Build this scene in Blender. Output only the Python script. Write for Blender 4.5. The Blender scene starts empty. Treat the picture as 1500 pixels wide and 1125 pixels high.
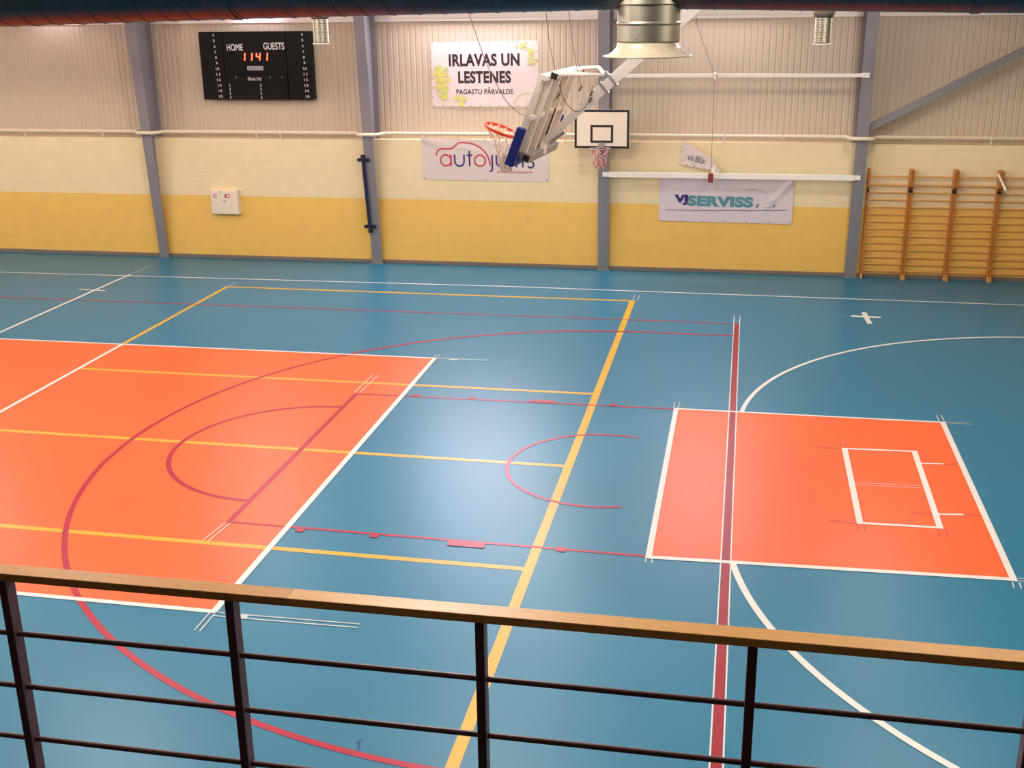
import bpy, math, random
from mathutils import Vector, Matrix
random.seed(7)
S = bpy.context.scene
COL = S.collection
PI = math.pi

# ------------------------------------------------------------------ helpers
def lin(c):
    return tuple(((v/255)/12.92 if v/255 <= .04045 else ((v/255+.055)/1.055)**2.4) for v in c)

def mat(name, rgb, rough=.5, metal=0., spec=.5, noise=0., nscale=6., bump=0., bscale=40., emit=None, estr=0., coat=0., stretch=(1,1,1)):
    m = bpy.data.materials.new(name); m.use_nodes = True
    nt = m.node_tree; b = nt.nodes['Principled BSDF']
    c = lin(rgb)
    b.inputs['Base Color'].default_value = (*c, 1)
    b.inputs['Roughness'].default_value = rough
    b.inputs['Metallic'].default_value = metal
    b.inputs['Specular IOR Level'].default_value = spec
    if coat: b.inputs['Coat Weight'].default_value = coat; b.inputs['Coat Roughness'].default_value = .15
    if emit:
        b.inputs['Emission Color'].default_value = (*lin(emit), 1); b.inputs['Emission Strength'].default_value = estr
    tc = nt.nodes.new('ShaderNodeTexCoord'); mp = nt.nodes.new('ShaderNodeMapping')
    mp.inputs['Scale'].default_value = stretch
    nt.links.new(tc.outputs['Object'], mp.inputs['Vector'])
    if noise:
        n = nt.nodes.new('ShaderNodeTexNoise'); n.inputs['Scale'].default_value = nscale; n.inputs['Detail'].default_value = 5
        nt.links.new(mp.outputs['Vector'], n.inputs['Vector'])
        r = nt.nodes.new('ShaderNodeMix'); r.data_type = 'RGBA'
        r.inputs[6].default_value = (*[v*(1-noise) for v in c], 1)
        r.inputs[7].default_value = (*[min(1, v*(1+noise)) for v in c], 1)
        nt.links.new(n.outputs['Fac'], r.inputs[0]); nt.links.new(r.outputs[2], b.inputs['Base Color'])
    if bump:
        n2 = nt.nodes.new('ShaderNodeTexNoise'); n2.inputs['Scale'].default_value = bscale; n2.inputs['Detail'].default_value = 3
        nt.links.new(mp.outputs['Vector'], n2.inputs['Vector'])
        bp = nt.nodes.new('ShaderNodeBump'); bp.inputs['Strength'].default_value = bump; bp.inputs['Distance'].default_value = .01
        nt.links.new(n2.outputs['Fac'], bp.inputs['Height']); nt.links.new(bp.outputs['Normal'], b.inputs['Normal'])
    return m

class MB:
    """collects shapes (world coordinates) and links them as one mesh object"""
    def __init__(s): s.v = []; s.f = []; s.sm = []
    def add(s, vs, fs, smooth=False):
        n = len(s.v); s.v += [tuple(v) for v in vs]
        for f in fs: s.f.append([i+n for i in f]); s.sm.append(smooth)
        return s
    def box(s, x0, x1, y0, y1, z0, z1):
        v = [(x, y, z) for x in (x0, x1) for y in (y0, y1) for z in (z0, z1)]
        return s.add(v, [(0,1,3,2),(4,6,7,5),(0,4,5,1),(2,3,7,6),(0,2,6,4),(1,5,7,3)])
    def obox(s, c, ax, ay, az):
        """box from centre and three half-axis vectors"""
        c, ax, ay, az = map(Vector, (c, ax, ay, az))
        v = [c+ax*i+ay*j+az*k for i in (-1,1) for j in (-1,1) for k in (-1,1)]
        return s.add(v, [(0,1,3,2),(4,6,7,5),(0,4,5,1),(2,3,7,6),(0,2,6,4),(1,5,7,3)])
    def bar(s, a, b, w, h, up=(0,0,1)):
        a, b = Vector(a), Vector(b); d = (b-a).normalized(); up = Vector(up)
        if abs(d.dot(up)) > .98: up = Vector((0,1,0))
        sx = d.cross(up).normalized(); sz = sx.cross(d).normalized()
        return s.obox((a+b)/2, (b-a)/2, sx*w/2, sz*h/2)
    def tube(s, pts, r, n=10, closed=False, caps=True):
        pts = [Vector(p) for p in pts]; m = len(pts); rings = []
        ref = None
        for i, p in enumerate(pts):
            if closed: d = (pts[(i+1) % m]-pts[i-1]).normalized()
            else: d = (pts[min(i+1, m-1)]-pts[max(i-1, 0)]).normalized()
            if ref is None:
                ref = Vector((0,0,1)) if abs(d.z) < .9 else Vector((0,1,0))
            u = (ref - d*ref.dot(d)).normalized(); w = d.cross(u); ref = u
            rr = r[i] if isinstance(r, (list, tuple)) else r
            rings.append([p+u*rr*math.cos(2*PI*k/n)+w*rr*math.sin(2*PI*k/n) for k in range(n)])
        v = [q for ring in rings for q in ring]; f = []
        for i in range(m if closed else m-1):
            j = (i+1) % m
            for k in range(n):
                f.append((i*n+k, i*n+(k+1) % n, j*n+(k+1) % n, j*n+k))
        s.add(v, f, True)
        if caps and not closed:
            s.add(rings[0], [list(range(n))[::-1]]); s.add(rings[-1], [list(range(n))])
        return s
    def lathe(s, prof, c, n=48, axis='z'):
        v = []; f = []; m = len(prof)
        for k in range(n):
            a = 2*PI*k/n
            for r, h in prof:
                if axis == 'z': v.append((c[0]+r*math.cos(a), c[1]+r*math.sin(a), c[2]+h))
                else: v.append((c[0]+r*math.cos(a), c[1]+h, c[2]+r*math.sin(a)))
        for k in range(n):
            for i in range(m-1):
                a, b = k*m+i, ((k+1) % n)*m+i
                f.append((a, b, b+1, a+1))
        return s.add(v, f, True)
    def poly(s, pts):
        return s.add(pts, [list(range(len(pts)))])
    def prism(s, pts, d):
        """flat polygon pushed along d"""
        n = len(pts); d = Vector(d); q = [Vector(p)+d for p in pts]
        s.add(list(pts)+q, [list(range(n))[::-1], list(range(n, 2*n))]+[(i, (i+1) % n, n+(i+1) % n, n+i) for i in range(n)])
        return s
    def build(s, name, m, parent=None, bevel=0., smooth=False, recalc=True):
        me = bpy.data.meshes.new(name)
        off = world_loc(parent) if parent else Vector((0,0,0))
        me.from_pydata([tuple(Vector(v)-off) for v in s.v], [], s.f)
        me.polygons.foreach_set('use_smooth', [bool(a or smooth) for a in s.sm])
        if recalc:
            import bmesh
            bm = bmesh.new(); bm.from_mesh(me); bmesh.ops.recalc_face_normals(bm, faces=bm.faces); bm.to_mesh(me); bm.free()
        me.materials.append(m); me.update()
        o = bpy.data.objects.new(name, me); COL.objects.link(o)
        if parent: o.parent = parent
        if bevel:
            b = o.modifiers.new('bevel', 'BEVEL'); b.width = bevel; b.segments = 2; b.limit_method = 'ANGLE'
        return o

def world_loc(o):
    v = Vector(o.location)
    while o.parent: o = o.parent; v += Vector(o.location)
    return v

def thing(name, loc, label, cat, group=None, kind=None):
    o = bpy.data.objects.new(name, None); COL.objects.link(o); o.location = loc; o.empty_display_size = .1
    return tag(o, label, cat, group, kind)
def tag(o, label, cat, group=None, kind=None):
    if label: o['label'] = label
    if cat: o['category'] = cat
    if group: o['group'] = group
    if kind: o['kind'] = kind
    return o

def text_mb(body, x0, x1, z0, z1, y, bold=0., rot=0., warp=None, depth=.002, space=1.):
    """lettering that fills the box x0..x1, z0..z1 on the plane y, facing -y"""
    cu = bpy.data.curves.new('t', 'FONT'); cu.body = body; cu.size = 1; cu.offset = bold; cu.extrude = 0; cu.space_character = space; cu.resolution_u = 4
    o = bpy.data.objects.new('t', cu); COL.objects.link(o)
    dg = bpy.context.evaluated_depsgraph_get(); dg.update()
    me = o.evaluated_get(dg).to_mesh()
    vs = [v.co.copy() for v in me.vertices]; fs = [list(p.vertices) for p in me.polygons]
    o.evaluated_get(dg).to_mesh_clear(); bpy.data.objects.remove(o); bpy.data.curves.remove(cu)
    ax, bx = min(v.x for v in vs), max(v.x for v in vs); ay, by = min(v.y for v in vs), max(v.y for v in vs)
    cx, cz = (x0+x1)/2, (z0+z1)/2
    out = []
    for v in vs:
        x = x0+(v.x-ax)/(bx-ax)*(x1-x0); z = z0+(v.y-ay)/(by-ay)*(z1-z0)
        if rot:
            dx, dz = x-cx, z-cz; x = cx+dx*math.cos(rot)-dz*math.sin(rot); z = cz+dx*math.sin(rot)+dz*math.cos(rot)
        out.append((x, y+(warp(x, z) if warp else 0)-depth, z))
    mb = MB(); mb.add(out, fs); return mb

def ribbon(mb, pts, w, y, closed=False, warp=None):
    """flat stroke of width w through (x, z) points on the plane y"""
    P = [Vector((p[0], p[1])) for p in pts]; m = len(P); v = []; f = []
    for i, p in enumerate(P):
        d = (P[(i+1) % m]-P[i-1]) if closed else (P[min(i+1, m-1)]-P[max(i-1, 0)])
        d.normalize(); n = Vector((-d.y, d.x))*w/2
        for q in (p+n, p-n): v.append((q.x, y+(warp(q.x, q.y) if warp else 0), q.y))
    for i in range(m if closed else m-1):
        j = (i+1) % m; f.append((2*i, 2*i+1, 2*j+1, 2*j))
    mb.add(v, f); return mb

def arc(cx, cy, r, a0, a1, n=48):
    return [(cx+r*math.cos(math.radians(a0+(a1-a0)*i/n)), cy+r*math.sin(math.radians(a0+(a1-a0)*i/n))) for i in range(n+1)]

# ------------------------------------------------------------------ materials
FR = .37
def floor_mat(name, rgb, rough=FR, noise=.05, nscale=.6):
    return mat(name, rgb, rough, spec=.45, noise=noise, nscale=nscale, bump=.02, bscale=90)
M = {}
M['blue'] = floor_mat('blue_sports_vinyl', (30, 113, 142))
M['orange'] = floor_mat('orange_sports_vinyl', (252, 98, 42))
M['white_paint'] = floor_mat('white_line_paint', (228, 222, 214), noise=.03)
M['tape_white'] = floor_mat('pale_line_residue', (196, 198, 196), noise=.1, nscale=8)
M['faded'] = floor_mat('faded_line_residue', (126, 160, 170), noise=.1, nscale=8)
M['violet'] = floor_mat('violet_pencil_line', (150, 70, 110))
M['yellow_paint'] = floor_mat('yellow_line_paint', (216, 166, 48), noise=.03)
M['red_paint'] = floor_mat('crimson_line_paint', (174, 24, 52), noise=.05)
M['dark_red'] = floor_mat('dark_red_line_paint', (152, 16, 26), noise=.05)
M['scuff'] = floor_mat('dark_blue_scuff', (20, 40, 130))

def wall_mat():
    m = mat('painted_block_wall', (230, 206, 164), .6, spec=.3)
    nt = m.node_tree; b = nt.nodes['Principled BSDF']
    tc = nt.nodes.new('ShaderNodeTexCoord'); sp = nt.nodes.new('ShaderNodeSeparateXYZ')
    nt.links.new(tc.outputs['Object'], sp.inputs[0])
    gt = nt.nodes.new('ShaderNodeMath'); gt.operation = 'GREATER_THAN'; gt.inputs[1].default_value = 1.55
    nt.links.new(sp.outputs['Z'], gt.inputs[0])
    mx = nt.nodes.new('ShaderNodeMix'); mx.data_type = 'RGBA'
    mx.inputs[6].default_value = (*lin((244, 194, 100)), 1); mx.inputs[7].default_value = (*lin((240, 216, 170)), 1)
    nt.links.new(gt.outputs[0], mx.inputs[0])
    no = nt.nodes.new('ShaderNodeTexNoise'); no.inputs['Scale'].default_value = 3; no.inputs['Detail'].default_value = 6
    nt.links.new(tc.outputs['Object'], no.inputs['Vector'])
    hs = nt.nodes.new('ShaderNodeHueSaturation')
    mr = nt.nodes.new('ShaderNodeMapRange'); mr.inputs[3].default_value = .93; mr.inputs[4].default_value = 1.07
    nt.links.new(no.outputs['Fac'], mr.inputs[0]); nt.links.new(mr.outputs[0], hs.inputs['Value'])
    nt.links.new(mx.outputs[2], hs.inputs['Color']); nt.links.new(hs.outputs[0], b.inputs['Base Color'])
    cb = nt.nodes.new('ShaderNodeCombineXYZ'); nt.links.new(sp.outputs['X'], cb.inputs[0]); nt.links.new(sp.outputs['Z'], cb.inputs[1])
    br = nt.nodes.new('ShaderNodeTexBrick'); br.inputs['Scale'].default_value = 1
    br.inputs['Brick Width'].default_value = .6; br.inputs['Row Height'].default_value = .2; br.inputs['Mortar Size'].default_value = .008
    br.inputs['Color1'].default_value = br.inputs['Color2'].default_value = (1,1,1,1); br.inputs['Mortar'].default_value = (0,0,0,1)
    nt.links.new(cb.outputs[0], br.inputs['Vector'])
    bp = nt.nodes.new('ShaderNodeBump'); bp.inputs['Strength'].default_value = .5; bp.inputs['Distance'].default_value = .006
    nt.links.new(br.outputs['Color'], bp.inputs['Height']); nt.links.new(bp.outputs['Normal'], b.inputs['Normal'])
    return m
M['wall'] = wall_mat()
M['clad'] = mat('greige_profiled_sheet', (202, 182, 158), .5, spec=.35, noise=.03, nscale=2)
M['flash'] = mat('pale_flashing', (238, 226, 214), .4)
M['plain'] = mat('plain_plaster', (200, 186, 160), .8, noise=.04)
M['roof'] = mat('pale_roof_sheet', (190, 184, 176), .7, noise=.04)
M['dark_wall'] = mat('dim_gallery_wall', (40, 32, 28), .9, noise=.05)
M['concrete'] = mat('gallery_concrete', (44, 40, 38), .9, noise=.1)
M['skirt'] = mat('grey_brown_skirting', (132, 112, 100), .5)
M['steel'] = mat('grey_painted_steel', (134, 128, 130), .4, spec=.5, noise=.03)
M['steel_web'] = M['steel']
M['cream_pipe'] = mat('cream_painted_pipe', (228, 208, 178), .35, spec=.5)
M['white_steel'] = mat('white_painted_steel', (250, 238, 224), .35, spec=.5, noise=.03)
M['off_white'] = mat('off_white_board', (238, 220, 196), .4, noise=.03)
M['grey_metal'] = mat('grey_bracket_metal', (160, 154, 150), .35, metal=.15)
M['galv'] = mat('galvanised_steel', (150, 142, 126), .45, metal=1., noise=.08, nscale=14)
M['duct'] = mat('spiral_duct_zinc', (66, 72, 78), .36, metal=1., noise=.12, nscale=9)
M['diff'] = mat('ivory_diffuser_enamel', (176, 162, 138), .25, spec=.6)
M['black'] = mat('matt_black', (24, 20, 20), .5)
M['board_black'] = mat('scoreboard_black', (12, 7, 6), .5, spec=.2, noise=.2, nscale=4)
M['board_dark'] = mat('scoreboard_gap_black', (8, 7, 7), .6)
M['print_white'] = mat('white_print', (214, 205, 198), .5)
M['print_grey'] = mat('grey_plate', (168, 164, 160), .5)
M['led'] = mat('lit_red_digits', (255, 40, 20), .5, emit=(255, 60, 36), estr=7.)
M['vinyl'] = mat('white_banner_vinyl', (226, 207, 197), .38, spec=.4, noise=.02)
M['vinyl_cool'] = mat('cool_white_banner_vinyl', (224, 206, 208), .38, spec=.4, noise=.02)
M['ink'] = mat('dark_brown_ink', (52, 34, 40), .5, noise=.45, nscale=14)
M['ink_navy'] = mat('navy_ink', (38, 36, 120), .5)
M['ink_red'] = mat('coral_red_ink', (206, 70, 80), .5)
M['ink_teal'] = mat('teal_ink', (86, 142, 152), .5)
M['ink_indigo'] = mat('indigo_ink', (44, 26, 110), .5)
M['ink_green'] = mat('lime_green_ink', (196, 200, 112), .5, noise=.15, nscale=10)
M['ink_yellow'] = mat('lemon_yellow_ink', (222, 204, 108), .5, noise=.15, nscale=10)
M['ink_pale'] = mat('pale_olive_ink', (214, 208, 140), .5)
M['ink_grey'] = mat('grey_ink', (112, 112, 120), .5)
M['eyelet'] = mat('brass_eyelet', (96, 84, 76), .4, metal=.4)
M['rim'] = mat('orange_red_rim', (232, 70, 32), .35)
M['net'] = mat('white_net_cord', (222, 206, 188), .8)
M['net_pink'] = mat('red_net_cord', (204, 92, 92), .8)
M['net_pale'] = mat('pale_net_cord', (222, 196, 180), .8)
M['pad'] = mat('navy_blue_pad', (30, 44, 132), .45, noise=.06)
M['cable'] = mat('dark_cable', (120, 106, 94), .5)
M['wood_dark'] = mat('orange_varnished_pine', (190, 112, 44), .35, noise=.18, nscale=9, stretch=(6, 6, .6))
M['wood_rung'] = mat('honey_varnished_rung', (222, 158, 78), .35, noise=.12, nscale=9, stretch=(.6, 6, 6))
M['rail_wood'] = mat('honey_oak_handrail', (220, 160, 80), .4, noise=.3, nscale=5, stretch=(.8, 26, 26))
M['rail_wood_dark'] = mat('brown_oak_handrail', (204, 142, 70), .4, noise=.3, nscale=5, stretch=(.8, 26, 26))
M['rail_metal'] = mat('dark_brown_painted_steel', (92, 56, 58), .4, spec=.5, noise=.08, nscale=20)
M['navy_steel'] = mat('navy_painted_steel', (28, 28, 62), .4)
M['red_sign'] = mat('red_pictogram', (196, 40, 62), .5)
M['red_block'] = mat('dark_red_block', (136, 40, 38), .5)
M['tube_light'] = mat('lit_fluorescent_tube', (255, 255, 255), .5, emit=(226, 222, 255), estr=9.)

# ------------------------------------------------------------------ setting
YW, YC = 12.0, 12.3          # block wall front, profiled sheet behind it
X0, X1, YB = -37.0, 9.0, -17.5
fl = MB().box(X0, X1, YB, 12.4, -.2, 0).build('floor', M['blue']); fl['kind'] = 'structure'

def mark(name, mb, m, label=None):
    o = mb.build(name, m, fl, recalc=False)
    for p in o.data.polygons:
        pass
    if label: o['label'] = label
    return o
def zs(mb, z): return z + .00004*len(mb.f)
def fline(mb, a, b, w, z):
    z = zs(mb, z)
    a, b = Vector((a[0], a[1])), Vector((b[0], b[1])); d = (b-a).normalized(); n = Vector((-d.y, d.x))*w/2
    mb.add([(*(a-n), z), (*(b-n), z), (*(b+n), z), (*(a+n), z)], [(0,1,2,3)]); return mb
def fpath(mb, pts, w, z):
    z = z + .00002*(len(mb.f) % 40)
    P = [Vector(p) for p in pts]; v = []; f = []
    for i, p in enumerate(P):
        d = (P[min(i+1, len(P)-1)]-P[max(i-1, 0)]).normalized(); n = Vector((-d.y, d.x))*w/2
        v += [(*(p-n), z), (*(p+n), z)]
    for i in range(len(P)-1): f.append((2*i, 2*i+2, 2*i+3, 2*i+1))
    mb.add(v, f); return mb
def frect(mb, x0, x1, y0, y1, z):
    z = zs(mb, z)
    mb.add([(x0,y0,z),(x1,y0,z),(x1,y1,z),(x0,y1,z)], [(0,1,2,3)]); return mb
def fdouble(mb, a, b, gap, w, z):
    a, b = Vector(a), Vector(b); d = (b-a).normalized(); n = Vector((-d.y, d.x))*gap/2
    fline(mb, a+n, b+n, w, z); fline(mb, a-n, b-n, w, z); return mb

Z1, Z2, Z3, Z4 = .001, .002, .0032, .0052
VX0, VX1, VY = -23.09, -5.10, 4.5
mark('volleyball_court', frect(MB(), VX0, VX1, -VY-.03, VY, Z1), M['orange'], 'large orange volleyball court area')
CX0, CX1, CY0, CY1 = -.78, 3.10, -2.51, 2.475
mark('goal_crease', MB().add([(CX0, CY0-.06, Z1), (CX1, CY0+.06, Z1), (CX1, CY1, Z1), (CX0, CY1, Z1)], [(0, 1, 2, 3)]), M['orange'], 'small orange goal crease area')

y_ = MB()
fline(y_, (-11.08, 4.5), (-11.08, 9.12), .09, Z2)
fline(y_, (-2.05, 9.12), (-2.07, -9.1), .115, Z2)
for y0, y1 in ((9.1, 9.08), (2.98, 2.985), (-.02, -.07), (-3.0, -3.08), (-9.05, -9.05)):
    fline(y_, (-11.08, y0), (-2.02, y1), .09, Z2)
for y0 in (9.08, 2.98, -.02, -3.0):
    fline(y_, (-26.1, y0), (-17.09, y0), .09, Z2)
fline(y_, (-17.09, 4.5), (-17.09, 9.12), .09, Z2)
mark('crosswise_court_line', y_, M['yellow_paint'], 'yellow court lines crossing the hall')

r_ = MB()
fline(r_, (-28, 7.42), (.08, 7.58), .05, Z3); fline(r_, (-28, -7.5), (.08, -7.5), .05, Z3)
fpath(r_, [(.08, 6.72), (-1.62, 6.72)]+[(-1.62+(6.72+.10*math.sin(math.radians(a-90))**2)*math.cos(math.radians(a)), .02+(6.70+.10*math.sin(math.radians(a-90))**2)*math.sin(math.radians(a))) for a in range(91, 270, 2)]+[(-1.62, -6.68), (.05, -6.66)], .07, Z3)
mark('three_point_line', r_, M['red_paint'], 'crimson three point line and sideline')
r_ = MB()
fline(r_, (-5.87, 2.41), (0, 2.47), .05, Z3); fline(r_, (-5.87, -2.47), (0, -2.56), .05, Z3)
fline(r_, (-5.86, 2.43), (-5.86, -2.49), .075, Z3)
fpath(r_, arc(-5.86, -.04, 1.80, 90, 270, 48), .07, Z3)
fpath(r_, arc(-1.62, -.06, 1.26, 72, 288, 48), .05, Z3)
frect(r_, -3.04, -2.62, 2.43, 2.55, Z3); frect(r_, -3.10, -2.66, -2.66, -2.50, Z3)
for x in (-4.88, -3.96, -1.735): frect(r_, x-.05, x+.05, 2.43, 2.535, Z3)
for x in (-4.92, -4.0, -1.78): frect(r_, x-.05, x+.05, -2.60, -2.48, Z3)
mark('free_throw_lane', r_, M['red_paint'], 'crimson free throw lane with half circle')
r_ = MB(); fline(r_, (.10, 7.58), (.04, -9.0), .085, Z3)
mark('end_line', r_, M['dark_red'], 'dark red basketball end line')
r_ = MB(); fline(r_, (.155, 8.2), (.095, -9.0), .014, Z3); fline(r_, (.045, 8.2), (-.015, -9.0), .014, Z3)
mark('end_line_edging', r_, M['white_paint'], 'thin white edging of the red end line')

w_ = MB()
fline(w_, (-34, 9.42), (-5, 9.98), .055, Z4); fline(w_, (-5, 9.98), (9, 9.78), .055, Z4); fline(w_, (-34, -9.9), (9, -9.9), .06, Z4)
fline(w_, (-13.88, -9.9), (-13.88, 9.95), .07, Z4)
fline(w_, (-14.28, 8.4), (-13.60, 8.35), .06, Z4)
fline(w_, (2.30, 8.47), (2.86, 8.43), .12, Z4); fline(w_, (2.565, 8.80), (2.60, 7.93), .10, Z4)
mark('rink_line', w_, M['white_paint'], 'white rink side line, centre line and face-off crosses')
w_ = MB()
fline(w_, (VX0, VY-.03), (VX1, VY-.01), .06, Z4); fline(w_, (VX0, -VY+.04), (VX1, -VY-.04), .07, Z4)
fline(w_, (VX1, VY+.02), (VX1, -VY-.07), .075, Z4); fline(w_, (VX0, VY), (VX0, -VY), .075, Z4)
fline(w_, (-11.08, VY), (-11.05, -VY), .07, Z4); fline(w_, (-17.09, VY), (-17.09, -VY), .07, Z4)
mark('volleyball_line', w_, M['white_paint'], 'white lines around the large orange court')
w_ = MB()
fline(w_, (CX0-.02, CY1), (CX1, CY1), .055, Z4); fline(w_, (CX0-.02, CY0-.06), (CX1, CY0+.06), .075, Z4)
fline(w_, (CX0+.01, CY1+.03), (CX0-.01, CY0-.09), .07, Z4); fline(w_, (CX1+.01, CY1+.03), (CX1-.01, CY0+.02), .075, Z4)
GX0, GX1 = 1.61, 2.53
fline(w_, (GX0-.02, 1.17), (GX1, 1.215), .05, Z4); fline(w_, (GX0-.03, -1.27), (GX1+.02, -1.245), .055, Z4)
fline(w_, (GX0+.01, 1.19), (GX0, -1.29), .075, Z4); fline(w_, (GX1+.02, 1.24), (GX1-.01, -1.27), .075, Z4)
fline(w_, (GX1, .77), (2.87, .81), .045, Z4); fline(w_, (GX1, -.865), (2.85, -.825), .045, Z4)
mark('crease_line', w_, M['white_paint'], 'white lines of the goal crease and keeper box')
w_ = MB()
fpath(w_, arc(5.745, 1.82, 5.57, 90, 173, 60), .065, Z4)
fpath(w_, arc(5.77, -1.68, 5.70, 189, 255, 60), .075, Z4)
mark('penalty_arc', w_, M['white_paint'], 'white penalty area curve')

t_ = MB()
fdouble(t_, (-4.72, -4.585), (-3.53, -4.565), .07, .018, Z4); fdouble(t_, (-5.10, -4.55), (-5.10, -4.93), .06, .016, Z4)
fdouble(t_, (-5.06, -4.585), (-4.84, -4.59), .07, .016, Z4)
frect(t_, -4.84, -4.71, -4.63, -4.54, Z4); frect(t_, -4.83, -4.68, 4.43, 4.49, Z4)
fdouble(t_, (-5.1, 4.52), (-5.1, 4.72), .06, .014, Z4)
fdouble(t_, (-5.86, 2.46), (-5.85, 3.38), .09, .018, Z4); fdouble(t_, (-5.86, -2.5), (-5.91, -3.0), .07, .016, Z4)
fdouble(t_, (-2.0, 9.14), (-2.0, 9.6), .1, .016, Z4); fdouble(t_, (-11.08, 9.14), (-11.07, 9.55), .1, .016, Z4)
fdouble(t_, (-13.88, 9.98), (-13.86, 10.9), .06, .014, Z4); fdouble(t_, (-17.09, 9.14), (-17.08, 9.6), .1, .016, Z4)
fdouble(t_, (CX0, CY1+.04), (CX0+.01, CY1+.3), .07, .014, Z4); fdouble(t_, (CX1, CY1+.04), (CX1, CY1+.32), .07, .016, Z4)
fdouble(t_, (CX1+.03, CY1), (CX1+.42, CY1), .05, .014, Z4); fdouble(t_, (CX1, CY0), (CX1-.01, CY0-.14), .07, .016, Z4)
fdouble(t_, (CX1+.04, CY0+.06), (CX1+.3, CY0+.07), .06, .014, Z4); fdouble(t_, (CX0, CY0-.1), (CX0, CY0-.2), .07, .014, Z4)
fdouble(t_, (1.65, -.065), (2.48, -.045), .07, .012, Z4)
mark('tape_residue', t_, M['tape_white'], 'thin pale double tape traces at the line corners')
t_ = MB(); fline(t_, (-5.06, 4.5), (-4.15, 4.51), .07, Z3); fdouble(t_, (2.0, 8.49), (2.33, 8.47), .06, .016, Z3)
fdouble(t_, (-4.0, 6.63), (-3.0, 6.68), .1, .014, Z4)
mark('faded_tape_trace', t_, M['faded'], 'faded grey tape trace')
t_ = MB()
for y0, d in ((1.19, 1), (-1.26, -1)):
    for x in (GX0, GX1): fdouble(t_, (x, y0+.03*d), (x, y0+.26*d), .08, .008, Z4)
fdouble(t_, (GX0-.35, -1.27), (GX0-.05, -1.265), .05, .008, Z4); fdouble(t_, (GX1-.3, -.87), (GX1-.04, -.865), .05, .008, Z4)
fdouble(t_, (2.86, -.825), (3.05, -.82), .05, .008, Z4); fdouble(t_, (2.88, .81), (3.05, .815), .05, .008, Z4)
fdouble(t_, (GX0-.35, 1.16), (GX0-.05, 1.165), .04, .008, Z4)
mark('pencil_line', t_, M['violet'], 'thin violet setting-out lines around the keeper box')
t_ = MB(); fpath(t_, [(-2.915, -6.37), (-2.935, -6.42), (-2.90, -6.46), (-2.905, -6.52), (-2.865, -6.56)], .014, Z3)
mark('scuff_mark', t_, M['scuff'], 'small dark blue scuff')

# far wall: painted block wall below, profiled sheet above
wb = MB().box(X0, X1, YW, YC+.1, -.2, 2.93).build('wall_back', M['wall']); wb['kind'] = 'structure'
cl = MB(); pitch = .135; n = int((X1-X0)/pitch); v = []; f = []
for i in range(n+1):
    x = X0+i*pitch
    for dx, dy in ((0, .011), (.014, .011), (.03, 0), (pitch-.016, 0)):
        v += [(x+dx, YC+dy, 2.9), (x+dx, YC+dy, 5.68)]
for i in range(len(v)//2-1): f.append((2*i, 2*i+2, 2*i+3, 2*i+1))
cl.add(v, f)
o = cl.build('wall_upper_cladding', M['clad'], recalc=False); o['kind'] = 'structure'; o.name = 'wall_back_upper'
MB().box(X0, X1, YC+.06, YC+.2, 2.9, 6.8).build('wall_back_core', M['plain'])['kind'] = 'structure'
tr = MB().box(X0, X1, YC-.05, YC+.06, 5.555, 5.63).box(X0, X1, YC-.02, YC+.06, 5.63, 6.62).build('trim_1', M['flash'], bevel=.006); tr['kind'] = 'structure'
sk = MB().box(X0, X1, YW-.018, YW, 0, .085).build('baseboard_back', M['skirt'], bevel=.004); sk['kind'] = 'structure'
for nm, b in (('wall_left', (X0-.2, X0, YB, 12.5, -.2, 8.2)), ('wall_right', (X1, X1+.2, YB, 12.5, -.2, 8.2))):
    MB().box(*b).build(nm, M['plain'])['kind'] = 'structure'
MB().box(X0, X1, YB-.2, YB, -.2, 8.2).build('wall_front', M['dark_wall'])['kind'] = 'structure'
# roof: two slopes, ridge along x
YR, ZR, ZE = -2.6, 8.4, 6.6
rf = MB()
rf.prism([(X0, YB, ZE), (X0, YR, ZR), (X0, 12.5, ZE), (X0, 12.5, ZE+.2), (X0, YR, ZR+.2), (X0, YB, ZE+.2)], (X1-X0, 0, 0))
rf.build('ceiling', M['roof'])['kind'] = 'structure'
def roof_z(y): return ZR-(abs(y-YR))*(ZR-ZE)/14.9
# spectators' gallery the photograph is taken from
g = MB().box(X0, X1, YB, -10.55, 2.40, 2.70).box(X0, X1, YB, -13.1, 2.70, 3.55).box(X0, X1, YB, -13.8, 3.55, 4.25)
g.build('trim_2', M['concrete'])['kind'] = 'structure'
MB().box(X0, X1, -12.2, -12.0, 0, 2.4).build('wall_front_lower', M['plain'])['kind'] = 'structure'

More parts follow.
